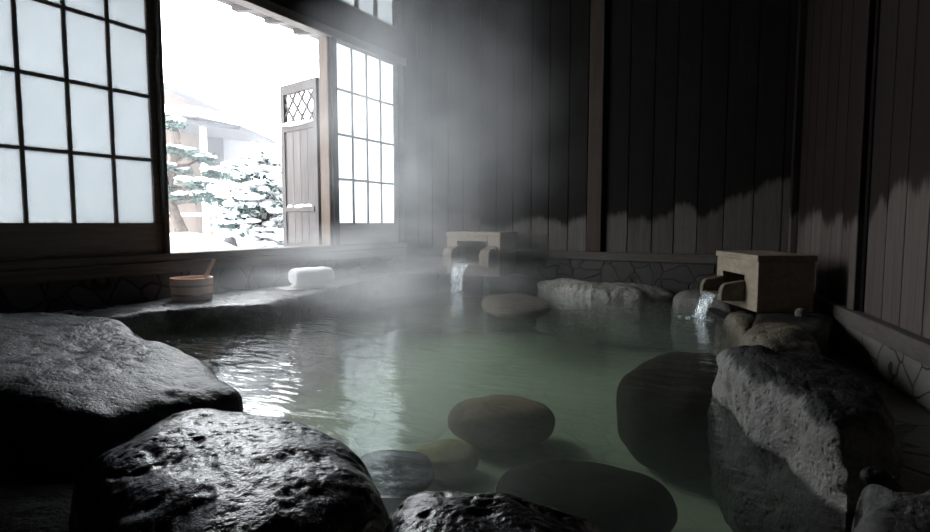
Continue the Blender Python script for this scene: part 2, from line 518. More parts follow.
# rubble plinths
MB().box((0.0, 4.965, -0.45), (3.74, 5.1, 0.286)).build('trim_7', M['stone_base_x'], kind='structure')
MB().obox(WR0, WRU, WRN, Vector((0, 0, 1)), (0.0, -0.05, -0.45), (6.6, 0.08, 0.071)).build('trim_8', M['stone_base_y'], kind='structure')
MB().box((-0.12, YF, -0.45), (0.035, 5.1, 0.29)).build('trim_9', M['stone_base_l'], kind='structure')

# ------------------------------------------------------------------ window wall
Y0, Y1 = atx(167, 240).y, atx(329, 240).y       # the open bay
G1 = atx(155, 200).y                            # right edge of left glass
ZG0, ZG1 = 0.62, 2.28
R0, R1_ = atx(340, 200).y, atx(396, 200).y
mb = MB()
mb.box((-0.1, YF, 2.37), (0.0, 5.13, 2.66))                     # head wall
mb.box((-0.1, YF, 2.66), (0.0, R0 - 0.03, H))
mb.box((-0.1, R0 - 0.03, 3.0), (0.0, 5.13, H))
mb.box((-0.1, YF, 0.29), (0.0, G1 - 4 * 0.2425 - 0.05, 2.37))                    # solid wall near the viewer
mb.box((-0.1, R1_ + 0.06, 0.29), (0.0, 5.13, H))                # corner
mb.box((-0.1, 0.0, 0.29), (-0.01, 5.0, 0.40))
mb.build('wall_left', M['dark_wood'], kind='structure')
MB().box((-0.06, YF, 2.29), (0.05, 5.0, 2.37)).build('trim_10', M['dark_wood_y'], bevel=0.006, kind='structure')   # lintel
MB().box((-0.12, 0.0, 0.365), (0.05, 4.99, 0.415)).build('trim_11', M['dark_wood_y'], bevel=0.006, kind='structure')  # sill
MB().box((0.0, YF, 0.285), (0.075, 4.94, 0.362)).build('trim_12', M['dark_wood_y'], bevel=0.008, kind='structure')   # beam
MB().box((-0.09, G1 + 0.045, 0.415), (0.04, Y0, 2.29)).build('trim_13', M['rail_y'], bevel=0.006, kind='structure')
MB().box((-0.09, Y1, 0.415), (0.02, Y1 + 0.035, 2.29)).build('trim_14', M['jamb'], bevel=0.006, kind='structure')
MB().box((-0.09, Y1 + 0.036, 0.415), (0.04, R0 - 0.05, 2.29)).build('trim_15', M['dark_wood'], bevel=0.006, kind='structure')


def window(name, ya, yb, z0, z1, cols, rows, fl, fr, zb, zt, x=-0.03, bw=0.021, glass='frosted'):
    """sash: stiles, rails, glazing bars and frosted panes; glass from ya..yb, z0..z1"""
    root = empty(name, (x, (ya + yb) / 2, zb))
    root['kind'] = 'structure'
    off = Vector((x, (ya + yb) / 2, zb))
    f = MB()
    f.box((x - 0.02, ya - fl, zb), (x + 0.022, ya, zt))
    f.box((x - 0.02, yb, zb), (x + 0.022, yb + fr, zt))
    f.box((x - 0.019, ya, zb), (x + 0.021, yb, z0))
    f.box((x - 0.019, ya, z1), (x + 0.021, yb, zt))
    g = MB()
    for i in range(1, cols):
        y = ya + (yb - ya) * i / cols
        g.box((x - 0.012, y - bw / 2, z0), (x + 0.014, y + bw / 2, z1))
    for j in range(1, rows):
        z = z0 + (z1 - z0) * j / rows
        g.box((x - 0.011, ya, z - bw / 2), (x + 0.013, yb, z + bw / 2))
    p = MB().box((x - 0.004, ya - 0.004, z0 - 0.004), (x + 0.002, yb + 0.004, z1 + 0.004))
    for nm, q, mm in (('window_frame', f, 'sash_y'), ('glazing_bars', g, 'sash'), ('pane', p, glass)):
        o = q.build(nm, M[mm], root)
        o.data.transform(Matrix.Translation(-off))
    return root


pane = 0.2425
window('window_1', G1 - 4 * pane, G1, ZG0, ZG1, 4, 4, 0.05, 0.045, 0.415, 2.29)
window('window_2', R0, R1_, ZG0, ZG1, 4, 4, 0.05, 0.06, 0.415, 2.29, bw=0.021, glass='frosted_bright')
window('window_3', R0 + 0.02, R1_, 2.68, 2.98, 3, 1, 0.05, 0.06, 2.66, 3.0, bw=0.05)

# ------------------------------------------------------------------ pool: outline, curb, bed, water
# waterline of the pool in plan, going round
PO = [at(150, 331), at(225, 320), at(300, 312), at(370, 295), at(432, 281), at(500, 288), at(540, 291), at(600, 297), at(665, 300),
      at(690, 312), at(725, 332), at(742, 352), at(722, 390), at(752, 440), at(800, 482), at(838, 520), at(860, 600),
      at(700, 680), at(560, 640), at(540, 560), at(440, 512), at(384, 505), at(340, 470), at(290, 435), at(252, 414), at(215, 375)]
PO = [Vector((p.x, p.y, 0)) for p in PO]
cx = sum((p for p in PO), Vector()) / len(PO)


def grow(poly, d):
    out = []
    n = len(poly)
    area = sum(poly[i].x * poly[(i + 1) % n].y - poly[(i + 1) % n].x * poly[i].y for i in range(n))
    sg = 1 if area > 0 else -1
    for i in range(n):
        t = (poly[(i + 1) % n] - poly[i - 1]).normalized()
        out.append(poly[i] + Vector((t.y, -t.x, 0)) * sg * d)
    return out


BEDZ = -0.42
mb = MB()
inn, outr = grow(PO, 0.10), grow(PO, 0.2)
n = len(PO)
vs = [(p.x, p.y, BEDZ - 0.02) for p in inn] + [(p.x, p.y, 0.02) for p in inn] + [(p.x, p.y, 0.02) for p in outr] + [(p.x, p.y, BEDZ - 0.02) for p in outr]
fs = []
for k in range(4):
    for i in range(n):
        j = (i + 1) % n
        fs.append((k * n + i, k * n + j, ((k + 1) % 4) * n + j, ((k + 1) % 4) * n + i))
mb.add(vs, fs)
mb.build('pool_curb', M['rock_dark'], kind='structure')
MB().box((0.03, YF, -0.5), (5.6, 4.98, BEDZ)).build('pool_bed', M['bed'], kind='structure')
w = MB().prism([(p.x, p.y) for p in grow(PO, 0.115)], BEDZ + 0.002, 0.0).build('pool_water', M['water'])
tag(w, 'clear greenish hot spring water filling the rock-edged pool', 'water', kind='stuff')

# floor around the pool: a slab with the pool cut out
bm = bmesh.new()
rc = [Vector((0.03, YF, 0)), WR0 + WRU * 6.6 + WRN * 0.0, WR0.copy(), Vector((0.03, 4.97, 0))]
ou = [bm.verts.new((p.x, p.y, FLOORZ)) for p in rc]
iv = [bm.verts.new((p.x, p.y, FLOORZ)) for p in grow(PO, 0.15)]
es = [bm.edges.new((ou[i], ou[(i + 1) % 4])) for i in range(4)] + [bm.edges.new((iv[i], iv[(i + 1) % n])) for i in range(n)]
bmesh.ops.triangle_fill(bm, use_beauty=True, edges=es)
ex = bmesh.ops.extrude_face_region(bm, geom=list(bm.faces))
for e in ex['geom']:
    if isinstance(e, bmesh.types.BMVert): e.co.z -= 0.06
bmesh.ops.recalc_face_normals(bm, faces=bm.faces)
me = bpy.data.meshes.new('floor')
bm.to_mesh(me)
bm.free()
me.materials.append(M['paving'])
fl = bpy.data.objects.new('floor', me)
COL.objects.link(fl)
fl['kind'] = 'structure'


# ------------------------------------------------------------------ rocks
def rock(name, pts, ztop, zbot, mat, label, e=0.55, amp=0.03, freq=3.0, seed=0, pit=0.0, pitscale=9.0, tilt=(0, 0), nth=120, nph=60, group=None, cat='rock', smoothn=5, ez=None, crag=0.0, parent=None):
    P = [Vector((p[0], p[1], 0)) for p in pts]
    c = sum(P, Vector()) / len(P)
    m = len(P)
    R = []
    for k in range(nth):
        th = 2 * PI * k / nth
        d = Vector((math.cos(th), math.sin(th), 0))
        best = 0.02
        for i in range(m):
            A, B = P[i] - c, P[(i + 1) % m] - c
            E = B - A
            den = d.x * E.y - d.y * E.x
            if abs(den) < 1e-9: continue
            t = (A.x * E.y - A.y * E.x) / den
            s = (A.x * d.y - A.y * d.x) / den
            if -1e-6 <= s <= 1 + 1e-6 and t > best: best = t
        R.append(best)
    for _ in range(smoothn):
        R = [(R[k - 1] + 2 * R[k] + R[(k + 1) % nth]) / 4 for k in range(nth)]
    Rm = sum(R) / nth
    hh = (ztop - zbot) / 2
    if ez is None: ez = e
    prof = []
    for i in range(801):
        ph = PI * i / 800
        prof.append((math.sin(ph) ** e if 0 < i < 800 else 0.0, math.copysign(abs(math.cos(ph)) ** ez, math.cos(ph))))
    L = [0]
    for i in range(1, 801):
        L.append(L[-1] + math.hypot((prof[i][0] - prof[i - 1][0]) * Rm, (prof[i][1] - prof[i - 1][1]) * hh))
    smp, j = [], 0
    for i in range(nph + 1):
        tgt = L[-1] * i / nph
        while j < 799 and L[j + 1] < tgt: j += 1
        u = (tgt - L[j]) / max(1e-9, L[j + 1] - L[j])
        smp.append((prof[j][0] * (1 - u) + prof[j + 1][0] * u, prof[j][1] * (1 - u) + prof[j + 1][1] * u))
    vs = []
    so = Vector((seed * 7.3, seed * 3.9, seed * 1.3))
    for (r, z) in smp[1:-1]:
        for k in range(nth):
            th = 2 * PI * k / nth
            x, y = r * R[k] * math.cos(th), r * R[k] * math.sin(th)
            vs.append(Vector((x, y, hh + hh * z + (tilt[0] * x + tilt[1] * y) * (0.5 + 0.5 * z))))
    rows = nph - 1
    vs.append(Vector((0, 0, 2 * hh)))
    vs.append(Vector((0, 0, 0)))
    fs = []
    for i in range(rows - 1):
        for k in range(nth):
            fs.append((i * nth + k, (i + 1) * nth + k, (i + 1) * nth + (k + 1) % nth, i * nth + (k + 1) % nth))
    T, Bt = len(vs) - 2, len(vs) - 1
    for k in range(nth):
        fs.append((T, k, (k + 1) % nth))
        fs.append((Bt, (rows - 1) * nth + (k + 1) % nth, (rows - 1) * nth + k))
    me = bpy.data.meshes.new(name)
    me.from_pydata([tuple(v) for v in vs], [], fs)
    bm = bmesh.new()
    bm.from_mesh(me)
    bmesh.ops.recalc_face_normals(bm, faces=bm.faces)
    bm.normal_update()
    disp = []
    for v in bm.verts:
        q = v.co + so
        d = amp * noise.fractal(q * freq, 0.9, 2.0, 3)
        if crag:
            d += crag * (abs(noise.noise(q * freq * 2.3)) - 0.3) + crag * 0.5 * (abs(noise.noise(q * freq * 5.1)) - 0.3)
        if pit:
            qq = q + noise.noise_vector(q * 11) * 0.03
            vd = noise.voronoi(qq * pitscale)[0]
            d -= pit * max(0.0, 1 - vd[0] / 0.5) ** 1.5
            vd = noise.voronoi(qq * pitscale * 2.3 + Vector((9, 2, 5)))[0]
            d -= pit * 0.45 * max(0.0, 1 - vd[0] / 0.5) ** 1.5
        disp.append(v.normal * d)
    for v, d in zip(bm.verts, disp): v.co += d
    bm.to_mesh(me)
    bm.free()
    me.materials.append(M[mat])
    for p in me.polygons: p.use_smooth = True
    o = bpy.data.objects.new(name, me)
    COL.objects.link(o)
    o.location = (c.x, c.y, zbot)
    tag(o, label, cat, group)
    return o


def oval(c, a_, b_, rot=0.0, n=24):
    return [(c[0] + a_ * math.cos(t) * math.cos(rot) - b_ * math.sin(t) * math.sin(rot), c[1] + a_ * math.cos(t) * math.sin(rot) + b_ * math.sin(t) * math.cos(rot)) for t in [2 * PI * k / n for k in range(n)]]


BT = BEDZ + 0.001
CG = 'rocks of the pool edge'
# the two flat ledges under the window
rock('coping_slab', [at(60, 314, .12), at(100, 319, .12), at(168, 309, .12), at(220, 305, .12), at(272, 302, .12), at(300, 296, .12), at(302, 286, .12), (0.06, 3.2), (0.06, 2.6), (0.06, 1.9), (0.06, 1.4)],
     0.125, BT, 'rock_ledge', 'dark flat stone ledge under the window, carrying the wooden bucket', 0.16, 0.018, 3.0, 1, 0.01, 9, nth=200, nph=70, smoothn=3, group=CG, ez=0.16)
rock('coping_slab', [at(285, 299, .12), at(341, 287, .12), at(392, 275.5, .12), at(432, 270, .12), at(450, 267, .12), (0.55, 4.92), (0.08, 4.92), (0.08, 4.2), (0.08, 3.15), at(290, 285, .12)],
     0.122, BT, 'rock_ledge', 'flat stone ledge carrying the white towel, running on towards the far spout', 0.16, 0.016, 3.2, 2, 0.01, 9, nth=200, nph=70, smoothn=3, group=CG, ez=0.16)
# big flat rock on the left
rock('flat_boulder', [at(98, 319, .14), at(120, 322, .14), at(145, 335, .14), at(180, 345, .12), at(210, 360, .1), at(248, 409, .0), at(205, 404, .06), at(160, 400, .10),
                      at(100, 410, .12), at(50, 402, .14), at(0, 388, .15), at(-70, 385, .15), at(-110, 345, .15), at(-40, 328, .14), at(40, 320, .14)],
     0.165, BT, 'rock_sheen', 'big flat-topped wet boulder at the left, in front of the bucket ledge', 0.3, 0.022, 2.4, 3, 0.012, 10, nth=260, nph=130, smoothn=2, group=CG, ez=0.30, crag=0.006, tilt=(-0.09 * math.cos(YAW), -0.09 * math.sin(YAW)))
# pitted wet boulder in front
rock('pitted_boulder', [at(108, 475, .06), at(122, 450, .08), at(155, 430, .08), at(200, 421, .08), at(245, 423, .08), at(300, 440, .06), at(340, 468, .03), at(366, 490, .0), at(380, 508, .0),
                        at(395, 560, .0), at(330, 640, .0), at(200, 690, .0), at(90, 640, .0), at(70, 520, .0)],
     0.165, BT, 'rock_wet', 'shiny wet boulder full of pits at the bottom left of the photo', 0.5, 0.014, 3.5, 4, 0.009, 22, nth=360, nph=180, smoothn=3, group=CG, ez=0.5, crag=0.006)
# boulder at the bottom centre
rock('pitted_boulder', [at(385, 515, .08), at(400, 500, .1), at(440, 497, .1), at(510, 506, .1), at(578, 528, .08), at(625, 560, .05), at(610, 660, .05), at(470, 700, .05), at(370, 640, .05), at(362, 560, .06)],
     0.16, BT, 'rock_wet', 'dark wet boulder whose rough crest shows at the bottom centre', 0.5, 0.014, 3.8, 5, 0.009, 24, nth=300, nph=140, smoothn=3, group=CG, ez=0.5, crag=0.006)
# brown wedge stone between them
rock('wedge_stone', [at(335, 520, .06), at(350, 502, .06), at(366, 492, .06), at(384, 502, .04), at(390, 540, .04), at(370, 600, .04), at(335, 580, .04)],
     0.10, -0.2, 'rock_brown', 'small brown stone wedged between the two wet front boulders', 0.5, 0.012, 7, 6, nth=90, nph=50, group=CG)
# right bank
rock('coping_boulder', [at(713, 394, .0), at(716, 372, .06), at(728, 362, .12), at(745, 355, .16), at(790, 352, .17), at(826, 360, .16), at(868, 392, .13), at(905, 445, .08), at(900, 490, .04),
                        at(842, 522, .0), at(800, 482, .0), at(752, 440, .0)],
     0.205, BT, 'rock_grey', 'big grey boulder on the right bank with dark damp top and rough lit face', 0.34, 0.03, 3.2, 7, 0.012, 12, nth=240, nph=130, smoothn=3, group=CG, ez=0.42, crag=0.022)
rock('coping_boulder', [at(845, 535, .0), at(850, 505, .08), at(880, 488, .13), at(930, 482, .14), at(1010, 500, .1), at(1030, 640, .0), at(900, 720, .0), at(845, 640, .0)],
     0.155, BT, 'rock_mid', 'dark boulder in the bottom right corner with a pebble behind its crest', 0.5, 0.025, 3.6, 8, 0.01, 12, nth=160, nph=80, group=CG, crag=0.01)
p = at(876, 480, .13)
rock('pebble', oval(p, 0.030, 0.022, YAW), 0.155, 0.115, 'rock_dark', 'small flat pebble lying behind the bottom right boulder', 0.8, 0.006, 14, 9, nth=48, nph=24, cat='stone', group='loose pebbles')
rock('coping_boulder', [at(738, 352, .0), at(736, 335, .05), at(748, 323, .1), at(790, 320, .11), at(812, 335, .1), at(828, 352, .08), at(820, 375, .0), at(770, 375, .0)],
     0.125, BT, 'rock_brown', 'mottled brown rock in front of the near wooden spout box', 0.5, 0.03, 4, 10, 0.01, 14, nth=150, nph=80, group=CG, crag=0.012)
rock('coping_boulder', [at(676, 306, .0), at(672, 298, .04), at(690, 289, .08), at(720, 289, .1), at(742, 294, .1), at(736, 306, .05), at(712, 311, .0)],
     0.105, BT, 'rock_pale', 'pale rounded rock behind the trough of the near spout box', 0.55, 0.02, 4, 11, 0.006, 14, nth=140, nph=70, group=CG)
rock('coping_boulder', [at(722, 322, .0), at(727, 310, .06), at(748, 306, .08), at(764, 318, .08), at(752, 332, .04), at(736, 336, .0)],
     0.085, BT, 'rock_brown', 'small brown rock below the trough of the near spout box', 0.55, 0.02, 5, 18, 0.006, 14, nth=100, nph=60, group=CG)
rock('coping_boulder', [at(748, 332, .08), at(760, 308, .08), at(800, 300, .08), at(835, 318, .05), at(826, 345, .02), at(790, 345, .05)],
     0.095, -0.12, 'rock_dark', 'low dark rock underneath the near spout box', 0.3, 0.015, 4, 12, nth=100, nph=50, group=CG)
# far bank
rock('coping_boulder', [at(524, 287, .02), at(530, 283, .05), at(560, 281, .07), at(640, 285, .07), at(676, 291, .06), at(680, 300, .0), at(640, 301, .0), at(590, 298, .0), at(545, 293, .0), (2.9, 4.94), (1.85, 4.94)],
     0.105, BT, 'rock_far', 'long low mottled rock along the foot of the back wall', 0.4, 0.02, 4.5, 13, 0.012, 16, nth=200, nph=70, smoothn=2, group=CG, crag=0.012)
rock('coping_boulder', [at(676, 297, .03), at(700, 287, .08), at(740, 288, .08), (3.62, 4.9), (2.95, 4.92)],
     0.09, BT, 'rock_dark', 'dark rock in the back corner behind the near spout box', 0.45, 0.02, 4, 14, nth=100, nph=50, group=CG)
rock('coping_boulder', [at(436, 284, 0), at(440, 273, .1), at(470, 268, .12), at(512, 270, .12), at(530, 280, .05), at(515, 290, 0), at(480, 291, .0), (1.75, 4.93), (0.62, 4.93)],
     0.13, BT, 'rock_dark', 'dark rock beneath the far wooden spout box', 0.35, 0.02, 4, 15, 0.006, 12, nth=150, nph=60, group=CG)
rock('flat_boulder', [at(100, 455, .0), at(60, 440, .04), at(-10, 420, .06), at(-110, 420, .06), at(-180, 560, .0), at(-60, 760, .0), at(60, 700, .0), at(98, 560, .0)],
     -0.02, -0.3, 'rock_shade', 'added blackish boulder filling the dark bottom left corner under the flat-topped one', 0.5, 0.02, 3, 17, 0.01, 10, nth=120, nph=60, group=CG)  # added to continue the flat boulder's shaded front side downwards

# boulders under water
UG = 'boulders on the pool bed'


def sunk(px0, px1, pyb, depth, top, mat, label, seed, b=0.7, rot=0.0, e=0.8, amp=0.02):
    half = (px1 - px0) / 2 * depth / F
    c = atd((px0 + px1) / 2, 300, depth)
    rock('sunken_boulder', oval((c.x, c.y), half, half * b, YAW + rot), top, BT, mat, label, e, amp, 3.0, seed, nth=90, nph=50, group=UG, ez=0.85)


sunk(445, 558, 458, 2.58, -0.205, 'sub_brown', 'smooth brown oval boulder lying in the middle of the pool bed', 21, 0.75)
sunk(406, 481, 485, 2.26, -0.30, 'sub_olive', 'pale olive rounded stone beside the brown oval boulder under water', 22, 0.8)
sunk(346, 434, 500, 2.12, -0.29, 'sub_grey', 'dark grey sunken stone next to the pitted front boulder', 23, 0.9)
sunk(494, 678, 560, 1.80, -0.20, 'sub_dark', 'large dark sunken boulder at the bottom centre of the pool', 24, 0.75, -0.15)
rock('sunken_boulder', [at(690, 496, -.42), at(632, 476, -.42), at(615, 446, -.40), at(632, 408, -.33), at(662, 374, -.2), at(705, 352, -.1), at(735, 360, -.1), at(722, 400, -.1), at(715, 440, -.2), at(722, 485, -.42)],
     -0.05, BT, 'sub_dark', 'long blackish sunken rock beside the big grey boulder of the right bank', 0.5, 0.02, 3, 25, nth=120, nph=60, group=UG)
p = atd(515, 300, 4.58)
rock('sunken_boulder', oval((p.x, p.y), 0.56, 0.28, YAW + PI / 2), -0.006, -0.10, 'sub_red', 'flat reddish slab just under the surface, reaching out from the far spout rock', 0.55, 0.01, 3, 26, nth=90, nph=40, group=UG)

# ------------------------------------------------------------------ spout boxes
ZV = Vector((0, 0, 1))


def spout_box(o, u, v, W, D, z0, z1, trough_c, trough_w, trough_len, tz0, tz1, hole, label, group, ct=0.05):
    """o: front near corner on the ground; u runs along the spout face, v goes back into the box"""
    root = empty('spout_box', (o.x, o.y, z0))
    tag(root, label, 'water spout', group)
    B = Vector((o.x, o.y, 0))

    def put(mb_, nm, mm, bev=0.004):
        ob = mb_.build(nm, M[mm], root, bevel=bev)
        ob.data.transform(Matrix.Translation(-Vector((o.x, o.y, z0))))
        return ob
    lid = 0.038
    h0, h1, hz0, hz1 = hole
    bd = MB()
    th = 0.03
    zt = z1 - lid
    bd.obox(B, u, v, ZV, (0, 0, z0), (h0, th, zt))
    bd.obox(B, u, v, ZV, (h1, 0, z0), (W, th, zt))
    bd.obox(B, u, v, ZV, (h0, 0, hz1), (h1, th, zt))
    bd.obox(B, u, v, ZV, (h0, 0, z0), (h1, th, hz0))
    bd.obox(B, u, v, ZV, (0, th, z0), (th, D, zt))
    bd.obox(B, u, v, ZV, (W - th, th, z0), (W, D, zt))
    bd.obox(B, u, v, ZV, (th, D - th, z0), (W - th, D, zt))
    put(bd, 'box_body', 'hinoki')
    ld = MB()
    ld.obox(B, u, v, ZV, (-0.008, -0.008, zt + 0.001), (W + 0.008, D + 0.008, z1))
    put(ld, 'box_lid', 'hinoki')
    # trough: floor plus two rounded cheeks
    a0, a1 = trough_c - trough_w / 2, trough_c + trough_w / 2
    fl_ = MB().obox(B, u, v, ZV, (a0 + ct, -trough_len * 0.93, tz0 + 0.004), (a1 - ct, 0.12, tz0 + 0.03))
    put(fl_, 'trough_floor', 'hinoki_grey', 0.003)
    hgt = tz1 - tz0
    rr = hgt * 0.5
    prof = [(0.0, 0.0), (-trough_len, 0.0)]
    for k in range(7):
        t = k / 6 * PI / 2
        prof.append((-trough_len + rr * (1 - math.cos(t)) * 0.7, hgt - rr + rr * math.sin(t) - 0.012))
    prof.append((0.0, hgt + 0.008))
    for s in (a0, a1 - ct):
        ck = MB().prism_axis(prof, B + ZV * tz0, v, ZV, u, s, s + ct)
        put(ck, 'trough_cheek', 'hinoki_grey', 0.008)
    return root


# near box
hv = Vector((-math.sin(YAW), math.cos(YAW), 0))       # away from the viewer
hr = Vector((math.cos(YAW), math.sin(YAW), 0))        # to the right
nc = atd(757, 300, 3.26)
nc = Vector((nc.x, nc.y, 0))
un = (hv * 0.62 + hr * 0.03).normalized()
vn = Vector((un.y, -un.x, 0))
if vn.dot(hr) < 0: vn = -vn
spout_box(nc, un, vn, 0.60, 0.325, 0.095, 0.432, 0.335, 0.36, 0.145, 0.14, 0.262, (0.17, 0.50, 0.17, 0.30),
          'pale wooden spout box with a flat lid on the rocks by the right wall', 'wooden spout boxes')
# far box
fc = aty(447, 250, 4.57)
fr_ = aty(500, 250, 4.57)
Wf = fr_.x - fc.x
spout_box(Vector((fc.x, fc.y, 0)), Vector((1, 0, 0)), Vector((0, 1, 0)), Wf, 0.34, 0.13, 0.535, Wf * 0.52, Wf * 0.86, 0.17, 0.225, 0.40, (Wf * 0.2, Wf * 0.78, 0.25, 0.45),
          'smaller-looking wooden spout box at the far back wall, wrapped in steam', 'wooden spout boxes', 0.10)


def stream(p0, dirv, side, wid, reach, z0, label, seed):
    random.seed(seed)
    root = empty('water_stream', (p0.x, p0.y, 0.0))
    tag(root, label, 'water stream', 'falling water of the spouts')
    mbs = MB()
    base = Vector((p0.x, p0.y, 0))
    # a falling sheet: thin at the lip, drawn together and ribbed below
    nu, nv_ = 15, 22
    for layer in (0, 1):
        vs = []
        for j in range(nv_):
            t = j / (nv_ - 1)
            fall = t * t
            ww = wid * (1.0 - 0.45 * t)
            for i in range(nu):
                s = i / (nu - 1) - 0.5
                rip = 0.008 * math.sin(i * 1.9 + seed + 3 * t) * (0.3 + t) + 0.006 * noise.noise(Vector((i * .7, j * .4, seed)))
                edge = (0.006 + 0.004 * math.cos(s * PI)) * (1 if layer else -1)
                q = base + side * (s * ww + 0.008 * math.sin(t * 7 + i)) + dirv * (reach * (0.1 + 0.9 * t) + rip + edge) + ZV * (z0 * (1 - fall) + 0.001)
                vs.append(q)
        fs = [(j * nu + i, j * nu + i + 1, (j + 1) * nu + i + 1, (j + 1) * nu + i) for j in range(nv_ - 1) for i in range(nu - 1)]
        mbs.add(vs, fs)
    o1 = mbs.build('falling_sheet', M['stream'], root, smooth=True)
    o1.data.transform(Matrix.Translation(-base))
    sp = MB()
    fx = base + dirv * reach
    for k in range(34):
        a_ = random.uniform(0, 2 * PI)
        r_ = min(0.09, abs(random.gauss(0, 0.045)))
        s = random.uniform(0.004, 0.013)
        sp.blob(fx + Vector((math.cos(a_) * r_ * 1.4, math.sin(a_) * r_, s * 0.3 + random.uniform(0, 0.025) * (r_ < 0.05))), (s * 1.3, s * 1.3, s * .8), 7, 5, 0.2, k)
    o2 = sp.build('splash', M['stream'], root, smooth=True, kind='stuff')
    o2.data.transform(Matrix.Translation(-base))
    return root


ne = nc + un * 0.335 - vn * 0.135
stream(ne, -vn, un, 0.22, 0.07, 0.165, 'water falling from the near spout trough into the pool', 3)
stream(Vector((fc.x + Wf * 0.47, 4.57 - 0.15, 0)), Vector((-0.2, -1, 0)).normalized(), Vector((1, 0, 0)), Wf * 0.30, 0.10, 0.25, 'steaming water falling from the far spout trough', 5)

p = at(801, 317, -0.02)
rock('pebble', oval(atd(801, 310, 3.12), 0.032, 0.03), 0.145, 0.08, 'rock_pale', 'pale pebble at the foot of the near spout box by the right wall', 0.9, 0.004, 14, 31, nth=48, nph=24, cat='stone', group='loose pebbles')

# ------------------------------------------------------------------ bucket, ladle, towel
bc = at(192.5, 298.5, 0.13)
BR = 0.128
root = empty('wooden_bucket', (bc.x, bc.y, 0.128))
tag(root, 'round pale orange wooden bath bucket with a ladle on the stone ledge', 'bucket')
MB().lathe([(BR * 0.93, 0.0), (BR, 0.135), (BR, 0.14), (BR * 0.9, 0.14), (BR * 0.85, 0.025), (0.001, 0.024)], 56).build('staves', M['bucket'], root, smooth=False)
for z in (0.028, 0.085):
    r = BR * (0.93 + 0.07 * z / 0.14)
    MB().lathe([(r - 0.004, z), (r + 0.004, z), (r + 0.004, z + 0.014), (r - 0.004, z + 0.014)], 56).build('hoop', M['hoop'], root, smooth=False)
lc = Vector((bc.x, bc.y, 0.128))
root = empty('wooden_ladle', (bc.x, bc.y, 0.16))
tag(root, 'thin wooden ladle leaning out of the bath bucket', 'ladle')
q0 = hr * -0.02 + hv * 0.0
hd = MB().obox(Vector((0, 0, 0)), hr, hv, ZV, (0, 0, 0), (0.01, 0.01, 0.01))
A = hr * 0.03 + ZV * -0.0
Bp = hr * 0.150 + ZV * 0.225
t = (Bp - A).normalized()
s_ = hv
n_ = t.cross(s_)
hd = MB().obox(A, t, s_, n_, (0.0, -0.007, -0.011), ((Bp - A).length, 0.007, 0.011))
hd.build('ladle_handle', M['ladle'], root, bevel=0.003)
MB().lathe([(0.04, -0.002), (0.042, 0.055), (0.037, 0.055), (0.035, 0.004), (0.001, 0.004)], 28, (0, 0, 0)).build('ladle_cup', M['ladle'], root)

# rolled towels: one fat roll with a smaller fold beside it, seen as a spiral at its left end
tl = atd(292, 280, 4.22)
tr_ = atd(330, 280, 4.42)
ta = Vector((tl.x, tl.y, 0))
tb = Vector((tr_.x, tr_.y, 0))
tu = (tb - ta).normalized()
tv = Vector((-tu.y, tu.x, 0))
LZ = 0.133


def towel_roll(name, c0, ln, rx, rz, turns, seed, parent):
    mbt = MB()
    pts = []
    steps = 28 * turns
    for k in range(steps + 1):
        th = 2 * PI * k / 28
        f = 1.0 - 0.80 * k / steps
        pts.append((math.cos(-th - 1.4) * rx * f, math.sin(-th - 1.4) * rz * f))
    thick = 0.80 * rx / turns * 0.62
    nl = 14
    vs, fs = [], []
    m_ = len(pts)
    for side_ in (0, 1):
        for j in range(nl + 1):
            xx = ln * (j / nl)
            rnd = 1 - 0.10 * (max(0, abs(j / nl - 0.5) - 0.36) / 0.14) ** 2
            for k, (a1, b1) in enumerate(pts):
                rr_ = math.hypot(a1, b1) or 1e-6
                s = (1 - side_ * thick / rr_ * 0.9) * rnd
                w_ = 0.006 * noise.noise(Vector((xx * 14, a1 * 18, b1 * 18 + seed)))
                vs.append(c0 + tu * (xx + 0.004 * noise.noise(Vector((k * .2, j, seed)))) + tv * (a1 * s + w_) + ZV * (rz + b1 * s + w_))
    off = (nl + 1) * m_
    for j in range(nl):
        for k in range(m_ - 1):
            q = j * m_ + k
            fs.append((q, q + 1, q + m_ + 1, q + m_))
            fs.append((off + q, off + q + m_, off + q + m_ + 1, off + q + 1))
    for k in range(m_ - 1):
        fs.append((k, off + k, off + k + 1, k + 1))
        q = nl * m_ + k
        fs.append((q, q + 1, off + q + 1, off + q))
    for k in (0, m_ - 1):
        for j in range(nl):
            q = j * m_ + k
            fs.append((q, q + m_, off + q + m_, off + q))
    mbt.add(vs, fs)
    return mbt


mid = ta.copy()
mid.z = LZ
TL = (tb - ta).length
o = towel_roll('t', mid, TL, 0.10, 0.078, 3, 1, None).build('rolled_towel', M['towel'], loc=mid, smooth=True)
tag(o, 'white towel rolled up on the stone ledge under the open window', 'towel')
tm = MB().obox(Vector((mid.x, mid.y, 0)), tu, tv, ZV, (-0.09, -0.12, LZ - 0.016), (TL + 0.02, 0.11, LZ - 0.002))
o = tm.build('bath_mat', M['mat'], loc=(mid.x, mid.y, LZ - 0.016), bevel=0.004)
tag(o, 'thin pale board lying under the rolled white towel', 'board')

